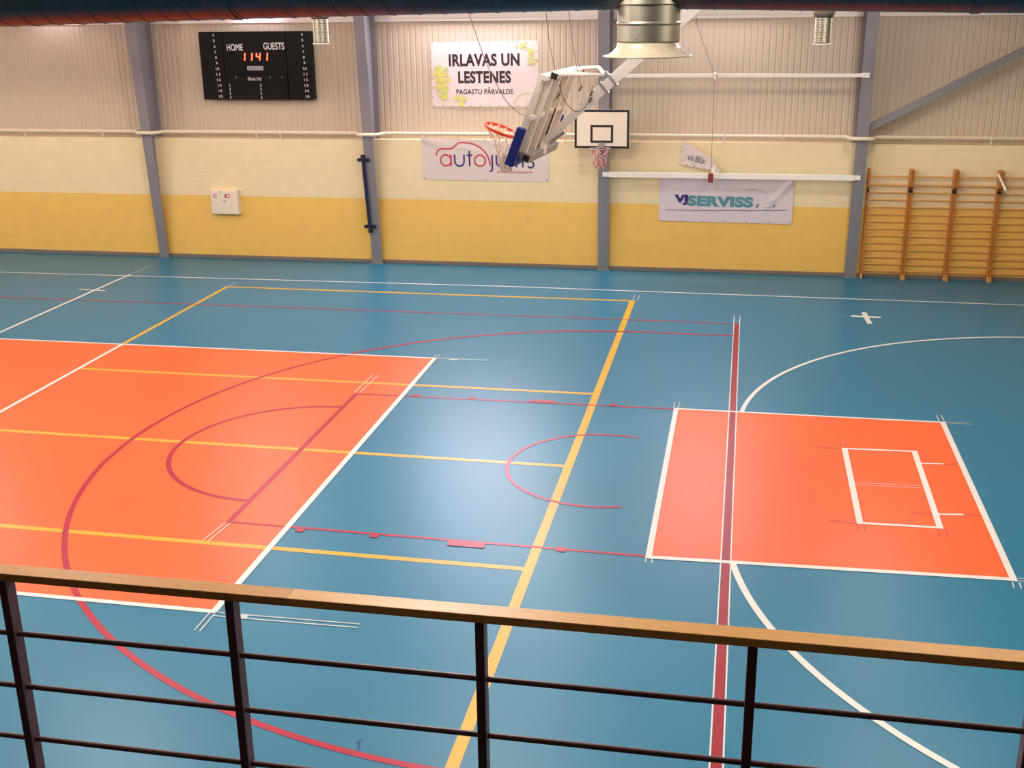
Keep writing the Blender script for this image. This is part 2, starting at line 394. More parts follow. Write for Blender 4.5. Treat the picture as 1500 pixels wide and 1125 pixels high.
# ------------------------------------------------------------------ steel columns (tapered frames)
def col_y(z): return 11.90-.083*z
cols = [(-25.0, 'hidden'), (-19.5, 'hidden'), (-14.0, 'grey tapered steel column standing left of the black scoreboard'),
        (-8.46, 'grey tapered steel column carrying the dark navy pole'),
        (-2.99, 'grey tapered steel column behind the small wall backboard'),
        (2.55, 'grey tapered steel column beside the wooden wall bars')]
for x, lb in cols:
    if lb == 'hidden': continue
    t = thing('steel_column', (x, 11.9, 0), lb, 'column', 'steel columns along the far wall')
    fw = .125; z1 = 5.95
    m = MB(); m.prism([(x-fw, col_y(0), 0), (x-fw, col_y(z1), z1), (x-fw, col_y(z1)+.02, z1), (x-fw, col_y(0)+.02, 0)], (2*fw, 0, 0))
    m.build('front_flange', M['steel'], t, bevel=.003)
    m = MB(); m.prism([(x-.012, col_y(0)+.02, 0), (x-.012, col_y(z1)+.02, z1), (x-.012, 12.18, z1), (x-.012, 12.18, 2.94), (x-.012, 11.995, 2.94), (x-.012, 11.995, 0)], (.024, 0, 0))
    m.build('web', M['steel_web'], t)
    m = MB().box(x-fw, x+fw, 12.18, 12.2, 2.94, z1); m.build('rear_flange', M['steel'], t)
    m = MB().box(x-fw-.03, x+fw+.03, 11.84, 11.985, 0, .02); m.build('base_plate', M['steel'], t)

# diagonal brace from the right-hand column up to the right
a, b = Vector((2.70, 11.85, 3.30)), Vector((8.6, 11.85, 6.47))
d = (b-a).normalized(); b = a+d*(5.2)
t = thing('diagonal_brace', a, 'grey square steel brace slanting up above the wall bars', 'brace')
MB().bar(a, b, .12, .15).build('brace_tube', M['steel'], t, bevel=.008)
MB().obox(a-d*.02, d*.015, (0,.07,0), Vector((-d.z,0,d.x))*.085).build('end_plate', M['steel'], t)

# heating pipe along the ledge, stepping out around each column
zc = 3.085; pts = [(X0+.1, 11.93, zc)]
for x, lb in cols:
    for dx, y in ((-.36, 11.93), (-.30, 11.90), (-.24, 11.64), (-.18, 11.575), (.18, 11.575), (.24, 11.64), (.30, 11.90), (.36, 11.93)):
        pts.append((x+dx, y, zc))
pts.append((X1-.1, 11.93, zc))
t = thing('heating_pipe', (-8, 11.93, zc), 'long cream pipe running along the wall ledge around the columns', 'pipe')
MB().tube(pts, .042, 12).build('pipe_run', M['cream_pipe'], t)
for x in (-17.4, -15.3, -11.3, -10.7, -3.9, -.35, 0.9, 5.2):
    MB().box(x-.012, x+.012, 11.91, 11.998, zc-.15, zc+.0).box(x-.02, x+.02, 11.885, 11.975, zc-.05, zc+.05).build('pipe_bracket', M['cream_pipe'], t)

# ------------------------------------------------------------------ scoreboard
YS = 12.08
SX = [-12.625, -12.03, -10.475, -9.865]; SZ0, SZ1, SZM = 3.83, 5.375, 4.395
t = thing('scoreboard', ((SX[0]+SX[3])/2, YS, SZ0), 'black electronic scoreboard with red digits on the upper wall', 'scoreboard')
MB().box(SX[0]+.01, SX[3]-.01, YS+.02, YC-.002, SZ0+.01, SZ1-.01).build('casing', M['board_dark'], t)
G = .012
for xa, xb in ((SX[0], SX[1]), (SX[2], SX[3])):
    MB().box(xa+G/2, xb-G/2, YS-.02, YS+.03, SZ0, SZ1).build('side_panel', M['board_black'], t, bevel=.006)
MB().box(SX[1]+G/2, SX[2]-G/2, YS-.02, YS+.03, SZM+G, SZ1).build('main_panel', M['board_black'], t, bevel=.006)
pp = MB().box(SX[1]+G/2, SX[2]-G/2, YS-.035, YS+.03, SZ0, SZM-G/2).build('penalty_panel', M['board_black'], t, bevel=.006)
yf = YS-.022
text_mb('HOME', -11.93, -11.53, 4.945, 5.10, yf, .02).build('home_lettering', M['print_white'], t, recalc=False)
text_mb('GUESTS', -11.02, -10.50, 4.965, 5.125, yf, .02).build('guests_lettering', M['print_white'], t, recalc=False)
text_mb('PENALTIES', -11.46, -11.12, 4.27, 4.335, yf-.015, .015).build('penalties_lettering', M['print_white'], t, recalc=False)
for k in range(12):
    z = SZ1-.075-k*(1.395/11)
    for xc in (-12.245+.006*k, -10.055+.004*k):
        sgn = str(4+k); wd = .022 if len(sgn) == 1 else .045
        text_mb(sgn, xc-wd, xc+wd, z-.03, z+.03, yf, .02).build('player_number', M['print_white'], t, recalc=False)
for xc in (-11.93, -11.15):
    for k, ch in enumerate('2525'):
        z = 4.165-k*.095
        text_mb(ch, xc-.018, xc+.018, z-.03, z+.03, yf-.015, .02).build('penalty_mark', M['print_white'], t, recalc=False)
for x in (-11.75, -11.42, -10.9, -10.6):
    MB().lathe([(0, -.004), (.014, -.004), (.014, .004)], (x, YS-.036, 4.345), 10, 'y').build('panel_screw', M['print_grey'], t)
pl = MB().box(-11.46, -11.06, YS-.03, YS-.018, 4.50, 4.595).build('name_plate', M['print_grey'], t, bevel=.003)
text_mb('SCOREMATIC', -11.43, -11.09, 4.525, 4.57, YS-.031, .0).build('plate_lettering', M['ink_grey'], pl, recalc=False)
def seg_digit(mb, ch, xc, z0, z1, w):
    zm = (z0+z1)/2; s = .028; sl = .03
    def bar(xa, za, xb, zb):
        ribbon(mb, [(xa+(za-zm)*.12, za), (xb+(zb-zm)*.12, zb)], s, YS-.026)
    if ch == '1': bar(xc, z0, xc, zm-.006); bar(xc, zm+.006, xc, z1)
    if ch == '4':
        bar(xc+w/2, z0, xc+w/2, zm-.006); bar(xc+w/2, zm+.006, xc+w/2, z1); bar(xc-w/2, zm+.006, xc-w/2, z1); bar(xc-w/2+.01, zm, xc+w/2-.01, zm)
for ch, xc in (('1', -11.50), ('1', -11.32), ('4', -11.165), ('1', -10.94)):
    m = MB(); seg_digit(m, ch, xc, 4.725, 4.89, .085); m.build('lit_digit', M['led'], t, recalc=False)

# ------------------------------------------------------------------ banners
def banner_mesh(x0, x1, z0, z1, y, warp, nx=60, nz=24, th=.004, skew=(0,0,0,0)):
    """skew = z offsets of bottom-left, bottom-right, top-left, top-right corners"""
    v = []; f = []
    for i in range(nx+1):
        for j in range(nz+1):
            s_, q = i/nx, j/nz
            zb = z0+skew[0]*(1-s_)+skew[1]*s_; zt = z1+skew[2]*(1-s_)+skew[3]*s_
            x = x0+(x1-x0)*s_; z = zb+(zt-zb)*q
            v.append((x, y+warp(x, z), z))
    N = nz+1
    for i in range(nx):
        for j in range(nz): f.append((i*N+j, (i+1)*N+j, (i+1)*N+j+1, i*N+j+1))
    m = MB(); m.add(v, f, True)
    m.add([(a, b+th, c) for a, b, c in v], [q[::-1] for q in f], True)
    return m
def disc(mb, x, z, r, y, n=9, warp=None):
    mb.poly([(x+r*math.cos(2*PI*k/n), y+(warp(x, z) if warp else 0), z+r*math.sin(2*PI*k/n)) for k in range(n)])

# municipality banner on the profiled sheet
Y1 = 12.288
wp1 = lambda x, z: .006*math.sin(3.1*x+1.2*z)*math.sin(2.3*z)
t = thing('municipal_banner', (-5.81, Y1, 3.67), 'white banner with black lettering and yellow green blots', 'banner', 'banners on the far wall')
banner_mesh(-7.06, -4.56, 3.665, 5.105, Y1, wp1, skew=(0, 0, 0, .015)).build('cloth', M['vinyl'], t)
text_mb('IRLAVAS UN', -6.64, -4.99, 4.565, 4.845, Y1, .04, .007, wp1, .002, 1.06).build('title_lettering', M['ink'], t, recalc=False)
text_mb('LESTENES', -6.43, -5.195, 4.19, 4.465, Y1, .04, .007, wp1, .002, 1.06).build('title_lettering', M['ink'], t, recalc=False)
text_mb('PAGASTU PĀRVALDE', -6.48, -5.145, 3.945, 4.095, Y1, .022, .007, wp1, .002, 1.05).build('small_lettering', M['ink'], t, recalc=False)
pm = MB()
rr = random.Random(3)
def blots(cx, cz, sx, sz, n, r0, r1, prob, k0=0):
    """a cluster of overlapping printed drops: one green and one yellow print"""
    gm, ym = MB(), MB()
    for i in range(n):
        x = cx+rr.gauss(0, sx); z = cz+rr.gauss(0, sz)
        x = min(max(x, -7.03), -4.6); z = min(max(z, 3.69), 5.08)
        disc(gm if rr.random() < prob else ym, x, z, rr.uniform(r0, r1), Y1-.004-.00004*(i+k0), warp=wp1)
    if gm.f: gm.build('green_blot_print', M['ink_green'], t, recalc=False)
    if ym.f: ym.build('yellow_blot_print', M['ink_yellow'], t, recalc=False)
blots(-6.84, 4.48, .07, .05, 26, .015, .05, .6)
blots(-6.86, 4.27, .085, .06, 34, .015, .055, .2, 30)
blots(-6.80, 4.08, .065, .05, 24, .015, .05, .25, 65)
blots(-6.77, 3.92, .065, .05, 18, .015, .045, .4, 90)
blots(-6.40, 3.86, .09, .022, 22, .015, .042, .1, 110)
blots(-6.35, 3.74, .04, .035, 12, .015, .04, .2, 135)
blots(-4.92, 5.02, .06, .035, 16, .012, .036, .8, 150)
blots(-4.74, 4.88, .045, .07, 26, .012, .034, .8, 170)
blots(-4.72, 4.70, .05, .06, 20, .01, .03, .8, 200)
blots(-4.73, 4.52, .05, .05, 6, .008, .016, .9, 222)
ribbon(pm, [(x, z) for x, z in arc(0, 0, 1, 8, 188, 30) for x, z in [(-4.82+.30*x, 3.72+.26*z)] if x < -4.57], .022, Y1-.004, warp=wp1)
disc(pm, -4.84, 3.80, .03, Y1-.004)
ribbon(pm, [(-7.02, 4.12), (-6.9, 4.0), (-6.8, 3.88), (-6.72, 3.75)], .012, Y1-.004); ribbon(pm, [(-7.0, 3.98), (-6.84, 3.84), (-6.74, 3.7)], .012, Y1-.004)
pm.build('curve_print', M['ink_pale'], t, recalc=False)
ey = []
for i in range(12):
    x = -7.02+i*2.42/11
    for z in (3.69, 5.085): ey.append((x, z, .011, Y1-.008))
for i in range(1, 7):
    z = 3.69+i*1.39/7
    for x in (-7.04, -4.585): ey.append((x, z, .011, Y1-.008))
for e_ in ey:
    m = MB(); disc(m, *e_); m.build('eyelet', M['eyelet'], t, recalc=False)

# car shop banner on the block wall
Y2 = 11.984
def wp2(x, z):
    u = (x+5.77)/1.5; w = (z-2.5)/.5
    tl = math.hypot(x+7.26, (z-3.0)); fold = math.exp(-((x+7.26)*.55+(z-3.0))**2/.006)*math.exp(-tl*1.2)
    fold2 = math.exp(-((x+7.26)*.2+(z-3.0)+.05)**2/.004)*math.exp(-tl*.9)
    return -.024*fold-.020*fold2+.007*math.sin(4*x)*math.sin(3*z)
t = thing('car_shop_banner', (-5.77, Y2, 2.02), 'white banner with red car outline and blue lettering', 'banner', 'banners on the far wall')
banner_mesh(-7.265, -4.28, 2.02, 2.95, Y2, wp2, 90, 30, skew=(0, -.01, .045, -.055)).build('cloth', M['vinyl'], t)
yb = Y2-.006
rd, nv = MB(), MB(); SW = .037
def st(mb, pts, closed=False, w=SW): ribbon(mb, pts, w, yb, closed, wp2)
st(rd, arc(-6.70, 2.475, .125, 0, 360, 28)[:-1], True); st(rd, [(-6.575, 2.61), (-6.575, 2.345)])
st(nv, [(-6.485, 2.61), (-6.485, 2.455)]+arc(-6.375, 2.455, .11, 180, 360, 16)+[(-6.265, 2.61)])
st(nv, [(-6.135, 2.70), (-6.135, 2.345)]); st(nv, [(-6.20, 2.595), (-6.07, 2.595)])
st(rd, arc(-5.89, 2.475, .128, 0, 360, 28)[:-1], True)
st(nv, [(-5.60, 2.61), (-5.60, 2.30)]+arc(-5.65, 2.285, .05, 0, -110, 8))
st(nv, [(-5.50, 2.61), (-5.50, 2.455)]+arc(-5.395, 2.455, .105, 180, 360, 16)+[(-5.29, 2.61)]); st(nv, [(-5.29, 2.61), (-5.29, 2.335)])
st(nv, [(-5.18, 2.33), (-5.18, 2.61)]); st(nv, [(-5.18, 2.5)]+arc(-5.105, 2.525, .075, 180, 0, 12)+[(-5.03, 2.33)]); st(nv, [(-5.03, 2.5)]+arc(-4.955, 2.525, .075, 180, 0, 12)+[(-4.88, 2.33)])
st(nv, [(p[0], p[1]) for p in arc(-4.70, 2.535, .062, 50, 230, 12)]+[(p[0], p[1]) for p in arc(-4.70, 2.40, .072, 80, -150, 14)])
rd.build('red_lettering', M['ink_red'], t, recalc=False); nv.build('blue_lettering', M['ink_navy'], t, recalc=False)
co = MB(); st(co, arc(-6.78, 2.60, .14, 190, 95, 10)+[(-6.60, 2.74), (-6.54, 2.75), (-6.48, 2.80), (-6.40, 2.87), (-6.36, 2.885), (-6.25, 2.885), (-6.08, 2.865), (-5.92, 2.80), (-5.80, 2.71), (-5.71, 2.59), (-5.66, 2.46), (-5.645, 2.37)], w=.034)
co.build('car_outline_print', M['ink_red'], t, recalc=False)
text_mb('www.autojums.lv', -5.50, -4.66, 2.185, 2.255, yb, .008, 0, wp2).build('web_address_lettering', M['ink_red'], t, recalc=False)
ey = []
for x, z in ((-7.22, 2.97), (-5.77, 2.95), (-4.33, 2.87), (-7.22, 2.05), (-5.77, 2.05), (-4.33, 2.05)): ey.append((x, z, .014, Y2-.012))
for e_ in ey:
    m = MB(); disc(m, *e_); m.build('eyelet', M['eyelet'], t, recalc=False)

# service firm banner below the lower white crossbar
Y3 = 11.978
def wp3(x, z):
    r = math.hypot(x-1.18, z-2.12); g1 = math.exp(-((x-1.18)-(z-2.12)*.9)**2/.008)*math.exp(-r*1.3)
    r2 = math.hypot(x+1.7, z-2.12); g2 = math.exp(-((x+1.7)+(z-2.12)*.8)**2/.006)*math.exp(-r2*1.8)
    return -.045*g1-.035*g2+.008*math.sin(5*x+2*z)*math.sin(3*z)
t = thing('service_firm_banner', (-.26, Y3, 1.16), 'white banner with purple and teal lettering under the white crossbar', 'banner', 'banners on the far wall')
banner_mesh(-1.75, 1.21, 1.16, 2.155, Y3, wp3, 90, 30, skew=(.01, -.005, .015, -.015)).build('cloth', M['vinyl_cool'], t)
yb = Y3-.008
text_mb('VJ', -1.405, -1.10, 1.545, 1.775, yb, .058, -.01, wp3, .002, 1.02).build('purple_lettering', M['ink_indigo'], t, recalc=False)
text_mb('SERVISS', -1.115, .345, 1.515, 1.755, yb, .058, -.012, wp3, .002, 1.06).build('teal_lettering', M['ink_teal'], t, recalc=False)
ln = MB(); ribbon(ln, [(-1.58, 1.425), (-.5, 1.43), (1.07, 1.465)], .014, yb, warp=wp3)
for cx, cz, a, b in ((.44, 1.55, .022, .055), (.80, 1.555, .018, .045)):
    ln.poly([(cx+a*math.cos(k*PI/8)+b*.35*math.sin(k*PI/8), yb+wp3(cx, cz), cz+b*math.sin(k*PI/8)) for k in range(16)])
ribbon(ln, [(.53, 1.535), (.60, 1.51), (.68, 1.52), (.76, 1.55)], .008, yb, warp=wp3)
ribbon(ln, [(.15, 1.90), (.35, 1.925), (.5, 1.90), (.62, 1.82)], .006, yb, warp=wp3)
ribbon(ln, [(.62, 1.6), (.7, 1.64), (.78, 1.66), (.9, 1.64)], .005, yb, warp=wp3)
ln.build('line_print', M['ink_grey'], t, recalc=False)
ey = []
for i in range(7):
    x = -1.72+i*2.9/6; ey.append((x, 2.14-.0*i, .012, Y3-.022)); ey.append((x, 1.185, .012, Y3-.012))
for e_ in ey:
    m = MB(); disc(m, *e_); m.build('eyelet', M['eyelet'], t, recalc=False)

# torn banner scrap hanging crumpled above it
t = thing('torn_banner', (-.9, 11.8, 2.3), 'crumpled torn white banner scrap hanging above the lower crossbar', 'banner')
A = [(-1.25, 11.96, 3.0), (-1.19, 11.93, 2.96), (-.66, 11.80, 2.63), (-.60, 11.74, 2.62), (-.50, 11.78, 2.47), (-.39, 11.84, 2.34), (-.56, 11.72, 2.22), (-.63, 11.78, 2.38), (-.70, 11.84, 2.36), (-1.00, 11.93, 2.40), (-1.29, 11.95, 2.45), (-1.28, 11.96, 2.7)]
m = MB(); m.add(A, [(0, 1, 11), (1, 2, 8, 9, 11), (9, 10, 11), (2, 3, 7, 8), (3, 4, 7), (4, 5, 6, 7)])
o = m.build('cloth', M['vinyl'], t, recalc=False); sd = o.modifiers.new('th', 'SOLIDIFY'); sd.thickness = .006
def wpt(x, z): return (11.955+(x+1.27)*(-.25)) - 11.9
text_mb('v/s Blūr', -1.14, -.74, 2.52, 2.665, 11.87, .012, -.22, wpt).build('lettering', M['ink_grey'], t, recalc=False)
ey = []
for x, y, z in ((-1.245, 11.94, 2.55), (-1.265, 11.94, 2.75), (-.98, 11.905, 2.43), (-1.15, 11.93, 2.46)): ey.append((x, z, .011, y-.01))
for e_ in ey:
    m = MB(); disc(m, *e_); m.build('eyelet', M['eyelet'], t, recalc=False)

# ------------------------------------------------------------------ hose cabinet
t = thing('hose_cabinet', (-12.24, 11.95, 1.12), 'small white cabinet with red pictograms on the left wall section', 'cabinet')
MB().box(-12.60, -11.885, 11.86, 12.02, 1.12, 1.70).build('body', M['off_white'], t, bevel=.008)
dr = MB().box(-12.585, -11.90, 11.845, 11.862, 1.135, 1.685).build('door', M['off_white'], t, bevel=.004)
def pict(x, z, s, kind):
    m = MB(); o_ = s*.5
    ribbon(m, [(x-o_, z-o_), (x+o_, z-o_), (x+o_, z+o_), (x-o_, z+o_)], s*.24, 11.842, True)
    return m
pict(-12.475, 1.565, .075, 0).build('pictogram', M['red_sign'], t, recalc=False)
pict(-12.14, 1.57, .085, 0).build('pictogram', M['red_sign'], t, recalc=False)
m = MB(); ribbon(m, [(-12.21, 1.53), (-12.21, 1.61)], .03, 11.842); m.build('pictogram', M['red_sign'], t, recalc=False)
MB().box(-12.26, -12.20, 11.83, 11.845, 1.435, 1.455).build('latch', M['ink_grey'], t)
MB().box(-12.345, -12.305, 11.835, 11.846, 1.66, 1.68).build('keyhole_plate', M['ink_grey'], t)

# ------------------------------------------------------------------ navy pole hung on the second column
t = thing('volleyball_post', (-8.56, 11.72, .77), 'slim navy steel post clamped upright to the column', 'post')
A, B = Vector((-8.60, 11.62, 2.62)), Vector((-8.545, 11.76, .78))
MB().tube([A, B], .042, 14).build('tube', M['navy_steel'], t)
MB().tube([A, A.lerp(B, .03)], .05, 14).build('end_cap', M['black'], t); MB().tube([B, B.lerp(A, .04)], .05, 14).build('end_cap', M['black'], t)
for k in (.065, .925):
    c = A.lerp(B, k); br = MB().box(c.x-.13, c.x+.13, c.y+.03, c.y+.06, c.z-.04, c.z+.04).build('clamp', M['navy_steel'], t, bevel=.004)
    for s in (-1, 1):
        m = MB(); m.tube([(c.x+s*.115+.028*math.cos(q*PI/8), c.y+.02, c.z+.03*math.sin(q*PI/8)) for q in range(16)], .013, 6, True); m.build('eye', M['navy_steel'], br)
    MB().box(c.x-.05, c.x+.05, c.y+.05, col_y(c.z)-.004, c.z-.04, c.z+.04).build('bracket_arm', M['navy_steel'], br)

# ------------------------------------------------------------------ wall practice backboard
YP = 11.25
t = thing('wall_backboard', (-2.98, YP, 2.84), 'white backboard with black borders fixed to the column', 'basketball hoop')
bx0, bx1, bz0, bz1 = -3.585, -2.385, 2.87, 3.70
bd = MB().box(bx0, bx1, YP, YP+.03, bz0, bz1).build('board', M['off_white'], t, bevel=.003)
def frame_strip(x0, x1, z0, z1, w, y):
    m = MB()
    m.box(x0, x1, y-.003, y, z0, z0+w).box(x0, x1, y-.003, y, z1-w, z1).box(x0, x0+w, y-.003, y, z0+w, z1-w).box(x1-w, x1, y-.003, y, z0+w, z1-w); return m
frame_strip(bx0, bx1, bz0, bz1, .05, YP).build('border', M['black'], t); frame_strip(-3.235, -2.735, 2.99, 3.375, .05, YP).build('target_square', M['black'], t)
MB().box(-3.05, -2.92, YP-.05, YP, 2.86, 3.0).build('rim_plate', M['grey_metal'], t, bevel=.004)
rc = Vector((-2.985, YP-.30, 2.905)); R_ = .215
rg = MB().tube([(rc.x+R_*math.cos(k*PI/18), rc.y+R_*math.sin(k*PI/18), rc.z) for k in range(36)], .010, 8, True).build('rim', M['grey_metal'], t)
MB().box(rc.x-.05, rc.x+.05, rc.y+R_, YP, rc.z-.02, rc.z+.02).build('rim_arm', M['grey_metal'], t)
def net(mbs, rc, R0, L, n, taper, twist, seed, sag=(0,0)):
    r = random.Random(seed); rows = 7
    ring = []
    for j in range(rows+1):
        q = j/rows; rad = R0*(1-q)+taper*q*(1 if q < .9 else 1); row = []
        for k in range(n):
            a = 2*PI*(k+.5*(j % 2))/n+twist*q
            row.append(Vector((rc.x+rad*math.cos(a)+sag[0]*q*q+r.uniform(-.012, .012)*(j > 0), rc.y+rad*math.sin(a)+sag[1]*q*q, rc.z-L*q+r.uniform(-.02, .02)*(j > 0))))
        ring.append(row)
    for j in range(rows):
        for k in range(n):
            k2 = k if j % 2 == 0 else (k+1) % n
            for kk in ({k, (k-1) % n} if j % 2 == 0 else {k, (k+1) % n}):
                mbs[(j+k) % len(mbs)].tube([ring[j][k], ring[j+1][kk]], .0075, 5, caps=False)
a_, b_ = MB(), MB(); net([a_, b_], rc, R_*.95, .44, 10, .085, 1.5, 4)
a_.build('net', M['net_pink'], t); b_.build('net_pale_strand', M['net_pale'], t)
for z in (2.97, 3.58):
    MB().box(-3.35, -2.62, YP+.03, YP+.07, z-.03, z+.03).build('mount_rail', M['grey_metal'], t)
    MB().box(-3.06, -2.92, YP+.06, col_y(z)+.005, z-.025, z+.025).build('mount_arm', M['grey_metal'], t)

# ------------------------------------------------------------------ white crossbars between the two right-hand columns + pulley
for z, h, lb in ((4.40, .075, 'upper thin white steel crossbar spanning the two right columns'), (2.245, .115, 'lower white steel crossbar above the purple teal banner')):
    y = col_y(z)-.04; t = thing('wall_crossbar', (-.2, y, z), lb, 'crossbar', 'white crossbars between the columns')
    MB().box(-2.86, 2.44, y-.035, y+.035, z-h/2, z+h/2).build('beam', M['white_steel'], t, bevel=.004)
    for x in (-2.93, 2.50):
        MB().box(x-.08, x+.08, y+.005, y+.045, z-.05, z+.05).build('end_bracket', M['white_steel'], t)
t = thing('pulley_line', (-.6, 11.45, 4.4), 'thin dark cable with a pulley and red weight hanging at the crossbars', 'pulley')
py = col_y(4.4)-.10
MB().tube([(-1.25, 10.6, roof_z(10.6)), (-.98, 10.9, 5.4), (-.62, py, 4.45)], .006, 6).tube([(-.61, py, 4.42), (-.60, py+.02, 2.36)], .006, 6).build('cable', M['cable'], t)
MB().lathe([(.0, -.02), (.05, -.02), (.04, 0), (.05, .02), (0, .02)], (-.60, py, 4.41), 18, 'y').build('pulley_wheel', M['cream_pipe'], t)
MB().box(-.625, -.575, py-.03, py+.09, 4.33, 4.47).build('pulley_strap', M['white_steel'], t)
MB().box(-.66, -.55, py-.0, py+.09, 2.13, 2.33).build('weight', M['red_block'], t, bevel=.01)

# ------------------------------------------------------------------ wall bars
def stall(i, x0, lb):
    t = thing('wall_bars', (x0+.45, 11.9, 0), lb, 'wall bars', 'wooden wall bars along the far wall')
    W = .90; yf, yr = 11.80, 11.98; TZ = 2.42
    for x in (x0, x0+W-.045):
        u = MB(); u.box(x, x+.045, 11.86, 11.97, 0, TZ)
        u.prism([(x, 11.86, TZ), (x, 11.72, TZ-.02), (x, 11.74, 2.06), (x, 11.86, 1.98)], (.045, 0, 0))
        u.build('upright', M['wood_dark'], t, bevel=.005)
        MB().box(x+.002, x+.043, 11.81, 11.86, 1.93, 1.975).build('upper_bracket', M['black'], t)
        MB().box(x-.0, x+.045, 11.80, 11.86, 0, .10).build('foot', M['wood_rung'], t, bevel=.004)
    for k in range(14):
        z = .17+k*.158; y = 11.90
        if k == 13: z, y = 2.27, 11.79
        m = MB(); N = 14
        m.tube([(x0+.04, y, z), (x0+W-.04, y, z)], .019, 10)
        m.build('rung', M['wood_rung'], t)
names = ['wooden wall bars section nearest the grey column', 'wooden wall bars, second section from the grey column',
         'wooden wall bars, third section from the grey column, left of the white hook', 'wooden wall bars at the right edge with the white hook']
for i in range(4): stall(i, 2.755+i*.905, names[i])
t = thing('wall_hook', (5.45, 11.7, 2.36), 'white angled hook with a thin cord on the wall bars', 'hook')
MB().bar((5.385, 11.74, 2.36), (5.55, 11.60, 2.03), .03, .04).build('arm', M['white_steel'], t, bevel=.004)
MB().tube([(5.545, 11.605, 2.04), (5.52, 11.63, 1.8), (5.465, 11.71, 1.48)], .006, 6).build('cord', M['ink_grey'], t)

# ------------------------------------------------------------------ swing-up ceiling basketball hoop
t = thing('ceiling_basketball_hoop', (-2.6, 0, 4.1), 'ceiling hung basketball hoop with tilted board and blue padding', 'basketball hoop')
EW = Vector((.09, .996, 0)); EH = Vector((.357*.996, -.357*.09, .934)); EN = Vector((-.934*.996, .934*.09, .357))
O = Vector((-2.56, 0, 4.14))                       # middle of the board's lower edge
def bp(w, h, n): return O+EW*w+EH*h+EN*n
def bb(mb, w0, w1, h0, h1, n0, n1):
    return mb.obox(bp((w0+w1)/2, (h0+h1)/2, (n0+n1)/2), EW*(w1-w0)/2, EH*(h1-h0)/2, EN*(n1-n0)/2)
HB = 1.08
bb(MB(), -.9, .9, .0, HB, -.015, .015).build('backboard', M['off_white'], t, bevel=.003)
pd = MB()
bb(pd, -.95, .95, -.03, .04, -.055, .055)
for s in (-1, 1): bb(pd, min(s*.88, s*.96), max(s*.88, s*.96), -.03, .44, -.055, .055)
pd.build('edge_padding', M['pad'], t, bevel=.015)
# board edging
bb(MB(), -.905, -.88, .42, HB, -.03, .02).build('edge_trim', M['white_steel'], t); bb(MB(), .88, .905, .42, HB, -.03, .02).build('edge_trim', M['white_steel'], t)
# steel frame on its back
for w in (-.62, -.22, .22, .62):
    bb(MB(), w-.03, w+.03, .06, HB, -.085, -.015).build('frame_stile', M['white_steel'], t, bevel=.004)
bb(MB(), -.9, .9, HB-.06, HB+.0, -.07, -.015).build('frame_rail', M['white_steel'], t, bevel=.004)
bb(MB(), -.9, .9, HB*.5, HB*.5+.05, -.06, -.015).build('frame_rail', M['white_steel'], t, bevel=.004)
bb(MB(), -.7, .7, .03, .13, -.16, -.03).build('lower_crossbeam', M['grey_metal'], t, bevel=.004)
bb(MB(), -.70, .70, HB-.02, HB+.03, -.13, -.07).build('upper_crossbeam', M['white_steel'], t, bevel=.004)
for w in (-.70, .70):
    bb(MB(), w-.012, w+.012, HB-.028, HB+.038, -.14, -.06).build('end_cap', M['black'], t); bb(MB(), w-.012, w+.012, .05, .11, -.15, -.08).build('end_cap', M['black'], t)
bb(MB(), .05, .07, .25, .62, -.10, -.086).build('slot', M['black'], t)
# rim with braces
RC = bp(0, .14, .44); RR = .23
rim = MB().tube([RC+EW*RR*math.cos(k*PI/24)+EN*RR*math.sin(k*PI/24) for k in range(48)], .013, 10, True)
rim.tube([RC+EW*RR*.97*math.cos(k*PI/24)+EN*RR*.97*math.sin(k*PI/24)-EH*.02 for k in range(48)], .008, 8, True)
rim.build('rim', M['rim'], t)
m = MB(); bb(m, -.07, .07, .06, .16, .015, .03); bb(m, -.06, .06, .125, .142, .02, .22); m.build('rim_plate', M['rim'], t, bevel=.003)
# loose net hangs straight down from the tilted rim
m = MB(); r = random.Random(11); nk = 12; prev = None; rows = 7
base = [RC+EW*RR*.95*math.cos(2*PI*k/nk)+EN*RR*.95*math.sin(2*PI*k/nk) for k in range(nk)]
cen = Vector((RC.x-.02, 0, 0))
for j in range(rows+1):
    q = j/rows; row = []
    for k in range(nk):
        b0 = base[k]; sh = max(.32, 1-.95*q)
        row.append(Vector((cen.x+(b0.x-cen.x)*sh+.06*q+r.uniform(-.012, .012), b0.y*sh, b0.z*(1-q)+(RC.z-.52+r.uniform(-.03, .03))*q)))
    if prev:
        for k in range(nk):
            m.tube([prev[k], row[k]], .006, 4, caps=False); m.tube([prev[k], row[(k+(1 if j % 2 else -1)) % nk]], .006, 4, caps=False)
    prev = row
m.build('net', M['net'], t)
# main swing arm
Mlow = Vector((-2.46, 0, 4.22)); Mcl = Vector((-1.63, 0, 4.955)); dirm = Vector((1.01, 0, .862)).normalized()
Mtop = Mcl+dirm*((roof_z(0)-.02-Mcl.z)/dirm.z)
up_ = Vector((-dirm.z, 0, dirm.x))
MB().bar(Mlow, Mcl+dirm*.05, .095, .095).build('lower_arm', M['white_steel'], t, bevel=.006)
MB().bar(Mcl-dirm*.35, Mtop, .125, .13).build('swing_arm', M['white_steel'], t, bevel=.006)
for k in (-.04, .10):
    MB().bar(Mcl+dirm*k, Mcl+dirm*(k+.03), .165, .17).build('clamp', M['grey_metal'], t, bevel=.004)
MB().obox(Mcl+dirm*.06+up_*.10, dirm*.06, (0, .05, 0), up_*.03).build('clamp_lug', M['grey_metal'], t)
MB().obox(Mtop-dirm*.05, dirm*.10, (0, .14, 0), up_*.12).build('ceiling_hinge', M['grey_metal'], t)
